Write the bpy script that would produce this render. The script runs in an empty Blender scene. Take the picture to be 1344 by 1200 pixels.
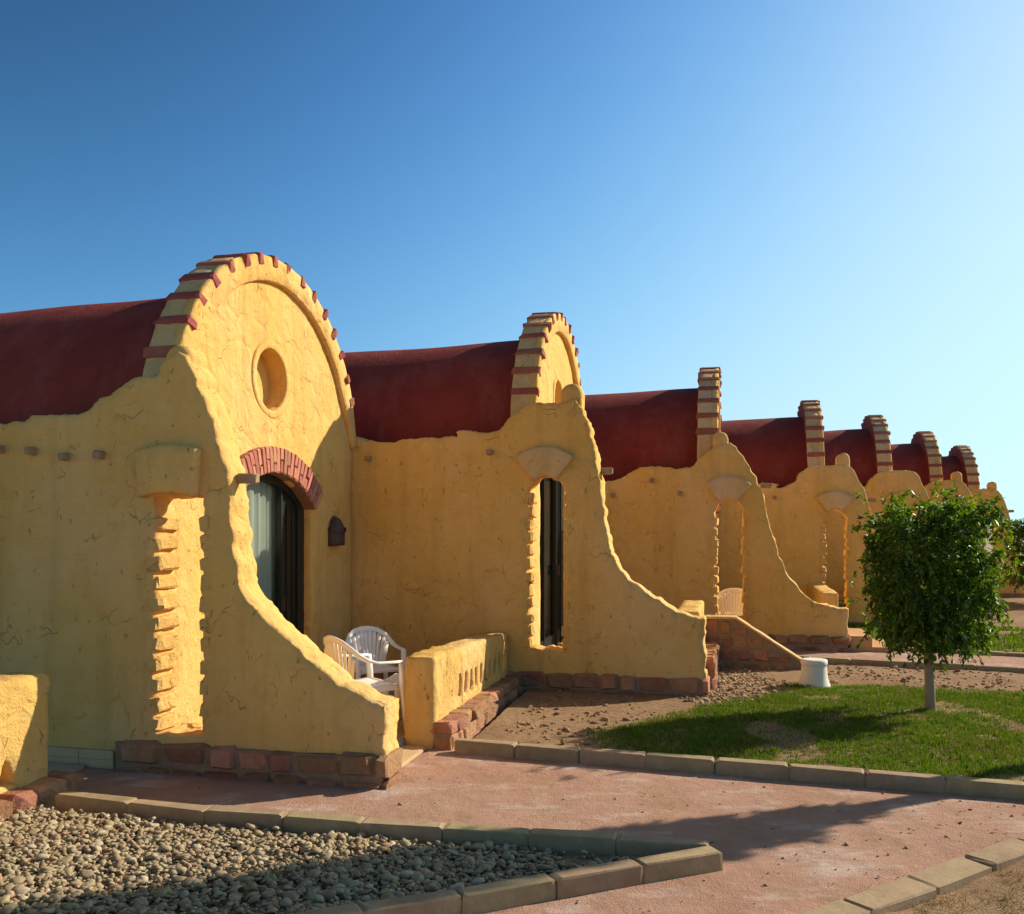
import bpy, bmesh, math, random
import numpy as np
from mathutils import Vector, Matrix, noise
from mathutils.geometry import delaunay_2d_cdt

# ------------------------------------------------------------------ camera, sky, sun, exposure
R = math.radians
scene = bpy.context.scene
COL = scene.collection
cam_d = bpy.data.cameras.new('camera'); cam = bpy.data.objects.new('camera', cam_d); COL.objects.link(cam)
cam.location = (0, 0, 1.88); cam.rotation_euler = (R(90), 0, 0)
cam_d.sensor_width = 36; cam_d.lens = 32.14; cam_d.shift_y = 0.067
cam_d.clip_start = 0.05; cam_d.clip_end = 9000
scene.camera = cam

SUN_AZ, SUN_EL = 25.0, 29.0            # azimuth measured from +X towards +Y
world = bpy.data.worlds.new('World'); scene.world = world; world.use_nodes = True
nt = world.node_tree; nt.nodes.clear()
wo = nt.nodes.new('ShaderNodeOutputWorld'); bg = nt.nodes.new('ShaderNodeBackground')
sky = nt.nodes.new('ShaderNodeTexSky'); sky.sky_type = 'NISHITA'; sky.sun_disc = False
sky.sun_elevation = R(SUN_EL); sky.sun_rotation = R(90 - SUN_AZ)
sky.altitude = 0; sky.air_density = 1.0; sky.dust_density = 0.6; sky.ozone_density = 2.0
# the lookup direction is lifted a little so the glow along the horizon stays soft
tc = nt.nodes.new('ShaderNodeTexCoord'); lift = nt.nodes.new('ShaderNodeVectorMath'); lift.operation = 'MULTIPLY_ADD'
lift.inputs[1].default_value = (1, 1, .7); lift.inputs[2].default_value = (0, 0, .2)
nrm_ = nt.nodes.new('ShaderNodeVectorMath'); nrm_.operation = 'NORMALIZE'
nt.links.new(tc.outputs['Generated'], lift.inputs[0]); nt.links.new(lift.outputs[0], nrm_.inputs[0]); nt.links.new(nrm_.outputs[0], sky.inputs[0])
# camera-like response for the clear sky: one smooth monotonic curve per channel, y = a x^g / (1 + b x^g)
def vm(op, *args):
    v = nt.nodes.new('ShaderNodeVectorMath'); v.operation = op
    for i_, q in enumerate(args):
        if isinstance(q, tuple): v.inputs[i_].default_value = q
        else: nt.links.new(q, v.inputs[i_])
    return v.outputs[0]
sep = nt.nodes.new('ShaderNodeSeparateColor'); nt.links.new(sky.outputs[0], sep.inputs[0])
cmb = nt.nodes.new('ShaderNodeCombineXYZ')
for i_, g_ in enumerate((4.3, 3.9, 5.1)):
    pw = nt.nodes.new('ShaderNodeMath'); pw.operation = 'POWER'; pw.inputs[1].default_value = g_
    nt.links.new(sep.outputs[i_], pw.inputs[0]); nt.links.new(pw.outputs[0], cmb.inputs[i_])
num = vm('MULTIPLY', cmb.outputs[0], (.2200, .1410, .01240)); den_ = vm('MULTIPLY_ADD', cmb.outputs[0], (.04184, .01804, .001478), (1., 1., 1.))
nt.links.new(vm('ADD', vm('DIVIDE', num, den_), (.07, .03, 0.)), bg.inputs[0]); bg.inputs[1].default_value = 0.10
nt.links.new(bg.outputs[0], wo.inputs[0])
sd = bpy.data.lights.new('sun', 'SUN'); sun = bpy.data.objects.new('sun', sd); COL.objects.link(sun)
sd.energy = 4.7; sd.angle = R(0.53); sd.color = (1.0, 0.91, 0.77)
sv = Vector((math.cos(R(SUN_AZ))*math.cos(R(SUN_EL)), math.sin(R(SUN_AZ))*math.cos(R(SUN_EL)), math.sin(R(SUN_EL))))
sun.rotation_euler = sv.to_track_quat('Z', 'Y').to_euler(); sun.location = sv*50
vs = scene.view_settings; vs.view_transform = 'Standard'; vs.look = 'None'; vs.exposure = 0.46; vs.gamma = 1.0
vs.use_curve_mapping = False

rng = random.Random(7)
TH = math.atan(288/1200.); CT, ST = math.cos(TH), math.sin(TH)

# ------------------------------------------------------------------ materials
def new_mat(name):
    m = bpy.data.materials.new(name); m.use_nodes = True
    n = m.node_tree; b = n.nodes['Principled BSDF']
    return m, n, b
def N(n, t, **kw):
    x = n.nodes.new(t)
    for k, v in kw.items():
        if k in x.inputs: x.inputs[k].default_value = v
        else: setattr(x, k, v)
    return x
def L(n, a, b): n.links.new(a, b)
def pos(n, scale=(1, 1, 1), obj=False):
    if obj: o = N(n, 'ShaderNodeTexCoord').outputs['Object']
    else: o = N(n, 'ShaderNodeNewGeometry').outputs['Position']
    mp = N(n, 'ShaderNodeMapping'); mp.inputs['Scale'].default_value = scale; L(n, o, mp.inputs[0]); return mp.outputs[0]
def tex(n, p, s, det=4, rough=.55, dist=0):
    t = N(n, 'ShaderNodeTexNoise', Scale=s, Detail=det, Roughness=rough, Distortion=dist); L(n, p, t.inputs['Vector']); return t
def ramp(n, fac, stops):
    r = N(n, 'ShaderNodeValToRGB'); e = r.color_ramp.elements
    while len(e) < len(stops): e.new(.5)
    for i, (q, c) in enumerate(stops):
        e[i].position = q; e[i].color = (*c, 1) if len(c) == 3 else c
    L(n, fac, r.inputs[0]); return r.outputs[0]
def mixc(n, fac, a, b, mode='MIX'):
    m = N(n, 'ShaderNodeMix', data_type='RGBA', blend_type=mode)
    if isinstance(fac, (int, float)): m.inputs[0].default_value = fac
    else: L(n, fac, m.inputs[0])
    for i, v in ((6, a), (7, b)):
        if isinstance(v, tuple): m.inputs[i].default_value = (*v, 1)
        else: L(n, v, m.inputs[i])
    return m.outputs[2]
def math_(n, op, a, b=None, c=None):
    m = N(n, 'ShaderNodeMath', operation=op)
    for i, v in enumerate((a, b, c)):
        if v is None: continue
        if isinstance(v, (int, float)): m.inputs[i].default_value = v
        else: L(n, v, m.inputs[i])
    return m.outputs[0]
def bump(n, b, h, strength=.5, dist=.01, prev=None):
    k = N(n, 'ShaderNodeBump', Strength=strength, Distance=dist); L(n, h, k.inputs['Height'])
    if prev is not None: L(n, prev, k.inputs['Normal'])
    if b is not None: L(n, k.outputs[0], b.inputs['Normal'])
    return k.outputs[0]
def grey(*c): return ((c[0],)*3 if len(c) == 1 else c)

def stucco(name, c1, c2, crack=.25, coarse=1.0):
    m, n, b = new_mat(name); p = pos(n)
    big = tex(n, p, .9, 3); mid = tex(n, p, 7, 5); fine = tex(n, p, 60, 6, .7)
    col = mixc(n, ramp(n, big.outputs[0], [(.35, (0, 0, 0)), (.65, (1, 1, 1))]), c1, c2)
    col = mixc(n, ramp(n, mid.outputs[0], [(.3, grey(.30)), (.7, grey(0))]), col, tuple(x*.80 for x in c1))
    # trowel-lap cracks: warped cells, only some edges open
    w = tex(n, p, 2.2, 3); wv = N(n, 'ShaderNodeVectorMath', operation='MULTIPLY_ADD')
    L(n, w.outputs['Color'], wv.inputs[0]); wv.inputs[1].default_value = (.75, .75, .75); L(n, p, wv.inputs[2])
    v = N(n, 'ShaderNodeTexVoronoi', feature='DISTANCE_TO_EDGE', Scale=3.1); L(n, wv.outputs[0], v.inputs['Vector'])
    line = ramp(n, v.outputs['Distance'], [(.003, (1, 1, 1)), (.010, (0, 0, 0))])
    msk = ramp(n, tex(n, p, 4.3, 2).outputs[0], [(.56, (0, 0, 0)), (.66, (1, 1, 1))])
    cr = mixc(n, 1.0, line, msk, 'MULTIPLY')
    # small pits and scuffs
    pv = N(n, 'ShaderNodeTexNoise', Scale=20.0, Detail=3.0, Roughness=.6); L(n, pos(n, (1, 1, .55)), pv.inputs['Vector'])
    pit = ramp(n, pv.outputs[0], [(.665, (0, 0, 0)), (.72, (1, 1, 1))])
    dk = mixc(n, 1.0, cr, pit, 'LIGHTEN')
    col = mixc(n, math_(n, 'MULTIPLY', dk, crack), col, (c1[0]*.42, c1[1]*.34, c1[2]*.3))
    # faint vertical dirt runs and a splash zone near the ground
    run = tex(n, pos(n, (5, 5, .35)), 1.0, 4)
    col = mixc(n, ramp(n, run.outputs[0], [(.50, (0, 0, 0)), (.75, grey(.42))]), col, (c1[0]*.60, c1[1]*.54, c1[2]*.55))
    fade = tex(n, pos(n, (1, 1, .7)), .55, 6, .65)
    col = mixc(n, ramp(n, fade.outputs[0], [(.48, grey(0)), (.66, grey(.45))]), col, (min(1, c2[0]*1.03), c2[1]*1.12, c2[2]*1.8))
    stn = tex(n, p, 2.6, 7, .72)
    col = mixc(n, ramp(n, stn.outputs[0], [(.56, grey(0)), (.70, grey(.30))]), col, (c1[0]*.62, c1[1]*.55, c1[2]*.6))
    L(n, col, b.inputs['Base Color']); b.inputs['Roughness'].default_value = .93
    b.inputs['Specular IOR Level'].default_value = .15
    h = math_(n, 'MULTIPLY_ADD', mid.outputs[0], .50, math_(n, 'MULTIPLY', fine.outputs[0], .50))
    sc = N(n, 'ShaderNodeTexVoronoi', feature='F1', Scale=5.5); L(n, wv.outputs[0], sc.inputs['Vector']); h = math_(n, 'MULTIPLY_ADD', sc.outputs['Distance'], .45, h)
    h = math_(n, 'SUBTRACT', h, math_(n, 'MULTIPLY', dk, .55))
    lap = ramp(n, v.outputs['Distance'], [(.0, (0, 0, 0)), (.22, (1, 1, 1))])
    h = math_(n, 'MULTIPLY_ADD', lap, .25, h)
    bump(n, b, h, 1.0*coarse, .026)
    return m
YEL1, YEL2 = (.81, .462, .112), (.87, .530, .165)
M = {}
M['stucco'] = stucco('yellow_stucco', YEL1, YEL2)
M['rough_stucco'] = stucco('rough_yellow_stucco', (.80, .475, .12), (.86, .54, .165), .45, 1.3)
M['pale_stucco'] = stucco('pale_stucco', (.70, .45, .18), (.76, .51, .23), .3)

def simple(name, c1, c2, scale=8, rough=.9, bs=.5, bd=.01, bscale=40, spec=.2, rnd=0.0):
    m, n, b = new_mat(name); p = pos(n)
    t = tex(n, p, scale, 6, .68); col = mixc(n, ramp(n, t.outputs[0], [(.3, (0, 0, 0)), (.7, (1, 1, 1))]), c1, c2)
    if name in ('kerb_concrete', 'reddish_stone'):
        ts = tex(n, p, 3.1, 7, .75); col = mixc(n, ramp(n, ts.outputs[0], [(.48, grey(0)), (.66, grey(.6))]), col, (.24, .16, .085))
    if rnd:
        oi = N(n, 'ShaderNodeObjectInfo'); gi = N(n, 'ShaderNodeNewGeometry')
        f = math_(n, 'FRACT', math_(n, 'ADD', oi.outputs['Random'], gi.outputs['Random Per Island']))
        hv = N(n, 'ShaderNodeHueSaturation'); L(n, col, hv.inputs['Color'])
        L(n, math_(n, 'MULTIPLY_ADD', f, rnd*2, 1-rnd), hv.inputs['Value'])
        L(n, math_(n, 'MULTIPLY_ADD', math_(n, 'FRACT', math_(n, 'MULTIPLY', f, 7.3)), .03, .485), hv.inputs['Hue']); col = hv.outputs[0]
    L(n, col, b.inputs['Base Color']); b.inputs['Roughness'].default_value = rough; b.inputs['Specular IOR Level'].default_value = spec
    t2 = tex(n, p, bscale, 6, .65); bump(n, b, t2.outputs[0], bs, bd)
    return m
M['roof'] = simple('red_roof_render', (.22, .030, .022), (.28, .042, .030), 1.6, .85, .45, .012, 22)
def roof_mat():
    m, n, b = new_mat('red_roof_render'); p = pos(n)
    t = tex(n, p, 1.6, 6, .65); col = mixc(n, ramp(n, t.outputs[0], [(.3, grey(0)), (.7, grey(1))]), (.22, .032, .022), (.31, .050, .034))
    d = tex(n, pos(n, (1, 1, .35)), 2.4, 7, .7); col = mixc(n, ramp(n, d.outputs[0], [(.50, grey(0)), (.70, grey(.55))]), col, (.33, .10, .065))
    k = tex(n, p, 5.5, 6, .7); col = mixc(n, ramp(n, k.outputs[0], [(.58, grey(0)), (.70, grey(.5))]), col, (.11, .020, .016))
    L(n, col, b.inputs['Base Color']); b.inputs['Roughness'].default_value = .88; b.inputs['Specular IOR Level'].default_value = .15
    f = tex(n, p, 26, 6, .7); h = math_(n, 'MULTIPLY_ADD', t.outputs[0], 1.2, math_(n, 'MULTIPLY', f.outputs[0], .35)); bump(n, b, h, .9, .03)
    return m
M['roof'] = roof_mat()
M['red_brick'] = simple('painted_red_brick', (.29, .075, .048), (.38, .12, .08), 9, .85, .6, .008, 45, rnd=.12)
M['arch_brick'] = simple('arch_brick', (.40, .15, .09), (.50, .21, .13), 16, .9, .7, .006, 60, rnd=.22)
M['mortar'] = simple('mortar', (.22, .11, .07), (.30, .16, .10), 20, .95, .6, .006, 60)
M['stone'] = simple('reddish_stone', (.34, .145, .07), (.46, .24, .13), 9, .92, 1.0, .022, 22, rnd=.3)
M['stone_mortar'] = simple('stone_mortar', (.26, .17, .10), (.36, .24, .15), 14, .95, .8, .01, 50)
M['kerb'] = simple('kerb_concrete', (.33, .225, .115), (.44, .315, .175), 9, .93, .6, .006, 55, rnd=.09)
M['tile'] = simple('cream_tile', (.54, .36, .17), (.60, .42, .22), 5, .7, .1, .002, 30)
M['wood'] = simple('weathered_wood', (.30, .19, .10), (.42, .29, .17), 18, .9, .6, .006, 50)
M['dark_frame'] = simple('dark_green_paint', (.010, .014, .012), (.016, .022, .018), 9, .38, .15, .002, 40, .4)
M['lamp'] = simple('brown_metal', (.055, .028, .022), (.075, .04, .03), 12, .5, .2, .002, 60, .4)
M['curtain'] = simple('white_curtain', (.62, .60, .52), (.70, .68, .60), 3, .9, .1, .002, 60)
M['dark_room_sheet'] = simple('dark_room_sheet', (.03, .026, .022), (.045, .04, .034), 3, .9, .1, .002, 60)  # near-black colour puts the room's darkness behind the second door's glass
M['plastic'] = simple('white_plastic', (.84, .79, .70), (.88, .83, .75), 4, .42, .05, .001, 90, .4)
M['pot'] = simple('white_painted_clay', (.74, .66, .54), (.80, .72, .60), 6, .7, .25, .004, 40)
M['bark'] = simple('pale_bark', (.30, .215, .13), (.40, .30, .19), 14, .9, .6, .006, 50)
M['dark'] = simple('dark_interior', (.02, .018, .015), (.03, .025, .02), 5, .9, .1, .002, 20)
M['patio'] = simple('patio_tile', (.42, .30, .21), (.50, .37, .27), 3, .8, .2, .003, 40)
M['clod'] = simple('soil_clod', (.24, .14, .075), (.36, .23, .13), 12, .95, .8, .01, 60, rnd=.3)

def glass():
    m = bpy.data.materials.new('door_glass'); m.use_nodes = True; n = m.node_tree; n.nodes.clear()
    o = N(n, 'ShaderNodeOutputMaterial'); t = N(n, 'ShaderNodeBsdfTransparent'); t.inputs[0].default_value = (.62, .68, .64, 1)
    g = N(n, 'ShaderNodeBsdfGlossy'); g.inputs['Roughness'].default_value = .02
    fr = N(n, 'ShaderNodeFresnel'); fr.inputs[0].default_value = 1.22
    mx = N(n, 'ShaderNodeMixShader'); L(n, fr.outputs[0], mx.inputs[0]); L(n, t.outputs[0], mx.inputs[1]); L(n, g.outputs[0], mx.inputs[2])
    L(n, mx.outputs[0], o.inputs[0]); return m
M['glass'] = glass()

def path_mat():
    m, n, b = new_mat('pink_path'); p = pos(n)
    big = tex(n, p, .8, 5, .6); mid = tex(n, p, 5, 6, .65); fine = tex(n, p, 90, 4, .7)
    col = mixc(n, ramp(n, big.outputs[0], [(.35, (0, 0, 0)), (.66, (1, 1, 1))]), (.44, .235, .155), (.50, .285, .195))
    col = mixc(n, ramp(n, mid.outputs[0], [(.45, (0, 0, 0)), (.75, grey(.6))]), col, (.51, .34, .21))
    # pale scuffed patch of lime dust, drawn out along the path
    wp = tex(n, pos(n, (1.0, 2.1, 1)), 1.35, 7, .68)
    col = mixc(n, ramp(n, wp.outputs[0], [(.52, (0, 0, 0)), (.70, grey(.85))]), col, (.66, .52, .41))
    spk = ramp(n, fine.outputs[0], [(.60, (0, 0, 0)), (.74, grey(.6))])
    col = mixc(n, spk, col, (.20, .11, .08))
    dirt = tex(n, p, 2.3, 6, .7)
    col = mixc(n, ramp(n, dirt.outputs[0], [(.50, (0, 0, 0)), (.68, grey(.7))]), col, (.36, .215, .115))
    L(n, col, b.inputs['Base Color']); b.inputs['Roughness'].default_value = .95; b.inputs['Specular IOR Level'].default_value = .1
    h = math_(n, 'MULTIPLY_ADD', mid.outputs[0], .9, math_(n, 'MULTIPLY', fine.outputs[0], .35)); bump(n, b, h, 1.0, .03)
    return m
M['path'] = path_mat()

def soil_mat(name, a, b_, c, s=1.0):
    m, n, b = new_mat(name); p = pos(n)
    big = tex(n, p, 1.1*s, 5, .6); mid = tex(n, p, 14*s, 6, .7); fine = tex(n, p, 75*s, 4, .7)
    col = mixc(n, ramp(n, big.outputs[0], [(.35, (0, 0, 0)), (.65, (1, 1, 1))]), a, b_)
    col = mixc(n, ramp(n, mid.outputs[0], [(.45, (0, 0, 0)), (.7, grey(.8))]), col, c)
    col = mixc(n, ramp(n, fine.outputs[0], [(.6, (0, 0, 0)), (.75, grey(.5))]), col, tuple(x*1.5 for x in b_))
    L(n, col, b.inputs['Base Color']); b.inputs['Roughness'].default_value = .97; b.inputs['Specular IOR Level'].default_value = .08
    h = math_(n, 'MULTIPLY_ADD', mid.outputs[0], 1.0, math_(n, 'MULTIPLY', fine.outputs[0], .5)); bump(n, b, h, 1.0, .03)
    return m
M['soil'] = soil_mat('brown_soil', (.34, .20, .105), (.42, .27, .145), (.23, .135, .07))
M['sand'] = soil_mat('desert_sand', (.40, .29, .18), (.46, .34, .22), (.33, .24, .15), .4)
M['gravel_soil'] = soil_mat('gravel_soil', (.34, .24, .13), (.42, .31, .18), (.24, .165, .09))

def island_mat(name, stops, rough=.8, transl=0, spec=.2):
    m, n, b = new_mat(name)
    oi = N(n, 'ShaderNodeObjectInfo'); gi = N(n, 'ShaderNodeNewGeometry')
    f = math_(n, 'FRACT', math_(n, 'ADD', oi.outputs['Random'], gi.outputs['Random Per Island']))
    col = ramp(n, f, stops)
    if transl and 'grass' in name:
        t = tex(n, pos(n), 1.7, 5, .65); col = mixc(n, ramp(n, t.outputs[0], [(.46, grey(0)), (.72, grey(.65))]), col, (.12, .115, .02))
    if not transl:
        t = tex(n, pos(n), 45, 4, .6)
        col = mixc(n, ramp(n, t.outputs[0], [(.35, grey(.35)), (.65, grey(0))]), col, (.12, .09, .06))
    L(n, col, b.inputs['Base Color']); b.inputs['Roughness'].default_value = rough; b.inputs['Specular IOR Level'].default_value = spec
    if transl:
        tr = N(n, 'ShaderNodeBsdfTranslucent'); hv = N(n, 'ShaderNodeHueSaturation', Value=1.9, Saturation=1.1); L(n, col, hv.inputs['Color']); L(n, hv.outputs[0], tr.inputs[0])
        mx = N(n, 'ShaderNodeMixShader'); mx.inputs[0].default_value = transl
        L(n, b.outputs[0], mx.inputs[1]); L(n, tr.outputs[0], mx.inputs[2]); L(n, mx.outputs[0], n.nodes['Material Output'].inputs[0])
    return m
M['pebble'] = island_mat('pebble_stone', [(0, (.36, .25, .12)), (.22, (.44, .33, .18)), (.42, (.31, .22, .12)), (.60, (.50, .37, .19)), (.74, (.36, .29, .18)), (.86, (.58, .46, .28)), (.93, (.42, .21, .11)), (1, (.30, .23, .14))], .8)
M['leaf'] = island_mat('ficus_leaf', [(0, (.045, .085, .008)), (.4, (.070, .125, .011)), (.75, (.10, .17, .016)), (1, (.17, .22, .025))], .40, .42, .4)
M['grass'] = island_mat('grass_blade', [(0, (.05, .10, .007)), (.45, (.085, .155, .011)), (.8, (.12, .19, .016)), (.93, (.19, .20, .04)), (1, (.27, .20, .07))], .6, .28)
M['dry_grass'] = island_mat('dry_grass_blade', [(0, (.22, .14, .05)), (.5, (.33, .22, .09)), (1, (.17, .13, .045))], .8, .2)

# ------------------------------------------------------------------ mesh helpers
def link(name, me, mat=None, parent=None, smooth=False):
    if mat is not None and not me.materials: me.materials.append(M[mat] if isinstance(mat, str) else mat)
    o = bpy.data.objects.new(name, me); COL.objects.link(o)
    if parent is not None: o.parent = parent
    if smooth: me.polygons.foreach_set('use_smooth', [True]*len(me.polygons))
    return o
def pyd(name, V, F, mat=None, parent=None, smooth=False):
    me = bpy.data.meshes.new(name); me.from_pydata([tuple(v) for v in V], [], F); me.update()
    return link(name, me, mat, parent, smooth)
def bmo(name, bm, mat=None, parent=None, smooth=False):
    bmesh.ops.recalc_face_normals(bm, faces=bm.faces)
    me = bpy.data.meshes.new(name); bm.to_mesh(me); bm.free()
    return link(name, me, mat, parent, smooth)
def empty(name, loc=(0, 0, 0), rz=0):
    o = bpy.data.objects.new(name, None); COL.objects.link(o); o.location = loc; o.rotation_euler = (0, 0, rz); o.empty_display_size = .2
    return o
def tag(o, label, cat, group=None):
    o['label'] = label; o['category'] = cat
    if group: o['group'] = group
    return o
def struct(o): o['kind'] = 'structure'; return o
def tri_mesh(name, V, F, mat, parent=None, smooth=False):
    V = np.asarray(V, np.float32); F = np.asarray(F, np.int32); k = F.shape[1]
    me = bpy.data.meshes.new(name); me.vertices.add(len(V)); me.vertices.foreach_set('co', V.ravel())
    me.loops.add(F.size); me.loops.foreach_set('vertex_index', F.ravel())
    me.polygons.add(len(F)); me.polygons.foreach_set('loop_start', np.arange(0, F.size, k, dtype=np.int32))
    me.polygons.foreach_set('loop_total', np.full(len(F), k, np.int32)); me.update(calc_edges=True)
    return link(name, me, mat, parent, smooth)

def densify(P, step):
    o = []
    for i in range(len(P)):
        a, b = P[i], P[(i+1) % len(P)]; d = math.hypot(b[0]-a[0], b[1]-a[1]); k = max(1, int(round(d/step)))
        for j in range(k): t = j/k; o.append((a[0]+(b[0]-a[0])*t, a[1]+(b[1]-a[1])*t))
    return o
def smooth_line(P, n=6):
    """Catmull-Rom through open point list."""
    o = []
    for i in range(len(P)-1):
        p0 = P[max(0, i-1)]; p1 = P[i]; p2 = P[i+1]; p3 = P[min(len(P)-1, i+2)]
        for j in range(n):
            t = j/n
            o.append(tuple(.5*((2*p1[k]) + (-p0[k]+p2[k])*t + (2*p0[k]-5*p1[k]+4*p2[k]-p3[k])*t*t + (-p0[k]+3*p1[k]-3*p2[k]+p3[k])*t**3) for k in range(2)))
    o.append(P[-1]); return o
def area(P): return .5*sum(P[i][0]*P[(i+1) % len(P)][1]-P[(i+1) % len(P)][0]*P[i][1] for i in range(len(P)))
def normals(P):
    """inward normals for a CCW polygon"""
    o = []
    for i in range(len(P)):
        a, b = P[i-1], P[(i+1) % len(P)]; dx, dy = b[0]-a[0], b[1]-a[1]; l = math.hypot(dx, dy) or 1
        o.append((-dy/l, dx/l))
    return o
def pip(pts, P):
    x, y = pts[:, 0], pts[:, 1]; ins = np.zeros(len(pts), bool)
    for i in range(len(P)):
        x1, y1 = P[i-1]; x2, y2 = P[i]
        if y1 == y2: continue
        c = ((y1 > y) != (y2 > y)) & (x < (x2-x1)*(y-y1)/(y2-y1)+x1); ins ^= c
    return ins
def slab(name, outline, holes, t, mapf, mat, parent, grid=.1, amp=.010, eamp=.012, ins=.018, step=.05, seed=0, zmin=-.05, efreq=9, flat_back=False, edge_mat=None, back_mat=None, zthr=0):
    """hand-rendered wall: outline (a,z) with holes, thickness t, lumpy faces, ragged rounded edges"""
    def nz(a, b, c): return noise.noise(Vector((a, b, c+seed*3.71)))
    loops = []
    for k, P in enumerate([outline]+holes):
        P = densify(P, step)
        if area(P) < 0: P = P[::-1]
        nn = normals(P); sgn = 1 if k == 0 else -1
        out = []; inn = []
        for (a, z), (nx, ny) in zip(P, nn):
            e = (nz(a*efreq, z*efreq, 1.3) + .6*nz(a*efreq*2.7, z*efreq*2.7, 5.1))*eamp if z > zmin else 0
            a2, z2 = a+nx*e, z+ny*e
            out.append((a2, z2)); inn.append((a2+nx*ins*sgn, z2+ny*ins*sgn))
        loops.append((out, inn))
    pts = []; edges = []; rings = []
    for out, inn in loops:
        b = len(pts); pts += inn; k = len(inn); edges += [(b+i, b+(i+1) % k) for i in range(k)]; rings.append(list(range(b, b+k)))
    A = np.array(loops[0][1]); lo = A.min(0); hi = A.max(0)
    gx = np.arange(lo[0]+grid/2, hi[0], grid); gz = np.arange(lo[1]+grid/2, hi[1], grid)
    G = np.stack(np.meshgrid(gx, gz), -1).reshape(-1, 2); rs = np.random.RandomState(seed+11); G = G+rs.uniform(-.3, .3, G.shape)*grid
    keep = pip(G, loops[0][1])
    for out, inn in loops[1:]: keep &= ~pip(G, inn)
    G = G[keep]
    B = np.array(pts); d = np.min(((G[:, None, :]-B[None, :, :])**2).sum(-1), 1) if len(G) else np.zeros(0); G = G[d > (grid*.45)**2]
    coords = [Vector(p) for p in pts]+[Vector((float(a), float(b))) for a, b in G]
    v2, e2, f2, ov, oe, of = delaunay_2d_cdt(coords, edges, [], 0, 1e-6)
    inv = {}
    for i, lst in enumerate(ov):
        for q in lst: inv[q] = i
    C = np.array([[sum(v2[i][0] for i in f)/3, sum(v2[i][1] for i in f)/3] for f in f2])
    keep = pip(C, loops[0][1])
    for out, inn in loops[1:]: keep &= ~pip(C, inn)
    F2 = [f for f, k in zip(f2, keep) if k]
    V = []; F = []
    for v in v2: V.append(mapf(v[0], v[1], amp*(.9*nz(v[0]*2.1, v[1]*2.1, 9)+.55*nz(v[0]*6, v[1]*6, 2))))
    nb = len(V)
    for v in v2: V.append(mapf(v[0], v[1], t - (0 if flat_back else amp*(.9*nz(v[0]*2.1, v[1]*2.1, 29)+.55*nz(v[0]*6, v[1]*6, 22)))))
    MI = []
    for f in F2:
        F.append(list(f)); MI.append(0); F.append([i+nb for i in f][::-1]); MI.append(2 if back_mat and C is not None and max(v2[i][1] for i in f) > zthr else 0)
    deps = [ins*.9] + [t*q for q in ((.3, .5, .7) if t > .15 else (.5,))] + [t-ins*.9]
    for (out, inn), ring in zip(loops, rings):
        k = len(out); nnrm = normals(out); prev = [inv[i] for i in ring]
        for dq in deps:
            cur = []
            for i, (a, z) in enumerate(out):
                e = (nz(a*8+dq*9, z*8, 13+dq*11))*eamp*.8 if z > zmin else 0
                cur.append(len(V)); V.append(mapf(a+nnrm[i][0]*e, z+nnrm[i][1]*e, dq))
            for i in range(k): F.append([prev[i], prev[(i+1) % k], cur[(i+1) % k], cur[i]]); MI.append(1 if edge_mat and out is loops[0][0] and out[i][1] > zthr else 0)
            prev = cur
        last = [inv[i]+nb for i in ring]
        for i in range(k): F.append([prev[i], prev[(i+1) % k], last[(i+1) % k], last[i]]); MI.append(1 if edge_mat and out is loops[0][0] and out[i][1] > zthr else 0)
    bm = bmesh.new(); bv = [bm.verts.new(v) for v in V]
    for f, mi in zip(F, MI):
        try: bm.faces.new([bv[i] for i in f]).material_index = mi
        except ValueError: pass
    for v in [v for v in bm.verts if not v.link_faces]: bm.verts.remove(v)
    o = bmo(name, bm, mat, parent, True)
    if edge_mat: o.data.materials.append(M[edge_mat]); o.data.materials.append(M[back_mat])
    return o

def block_mesh(name, mat, seed, bev=.10, jit=.05):
    """unit block (-.5..+.5) with chipped, bevelled edges"""
    r = random.Random(seed); bm = bmesh.new(); bmesh.ops.create_cube(bm, size=1)
    bmesh.ops.bevel(bm, geom=bm.edges[:], offset=bev, segments=1, affect='EDGES')
    for v in bm.verts: v.co += Vector((r.uniform(-jit, jit), r.uniform(-jit, jit), r.uniform(-jit, jit)))
    bmesh.ops.triangulate(bm, faces=[f for f in bm.faces if len(f.verts) > 4])
    bmesh.ops.recalc_face_normals(bm, faces=bm.faces)
    me = bpy.data.meshes.new(name); bm.to_mesh(me); bm.free(); me.materials.append(M[mat]); return me
BRICK = [block_mesh('brick', 'rough_stucco', i, .13, .07) for i in range(8)]
RBRICK = [block_mesh('brick', 'red_brick', 20+i, .10, .05) for i in range(6)]
ABRICK = [block_mesh('brick', 'arch_brick', 40+i, .06, .018) for i in range(6)]
STONE = [block_mesh('stone', 'stone', 60+i, .14, .075) for i in range(8)]
KERB = [block_mesh('kerb_stone', 'kerb', 80+i, .045, .02) for i in range(6)]
TILE = [block_mesh('tile', 'tile', 90, .02, .004)]
STUB = [block_mesh('beam_stub', 'wood', 95+i, .12, .06) for i in range(3)]
def piece(name, meshes, loc, size, parent, rot=(0, 0, 0), r=rng):
    o = bpy.data.objects.new(name, r.choice(meshes)); COL.objects.link(o); o.location = loc; o.scale = size; o.rotation_euler = rot
    o.parent = parent; return o
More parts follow.
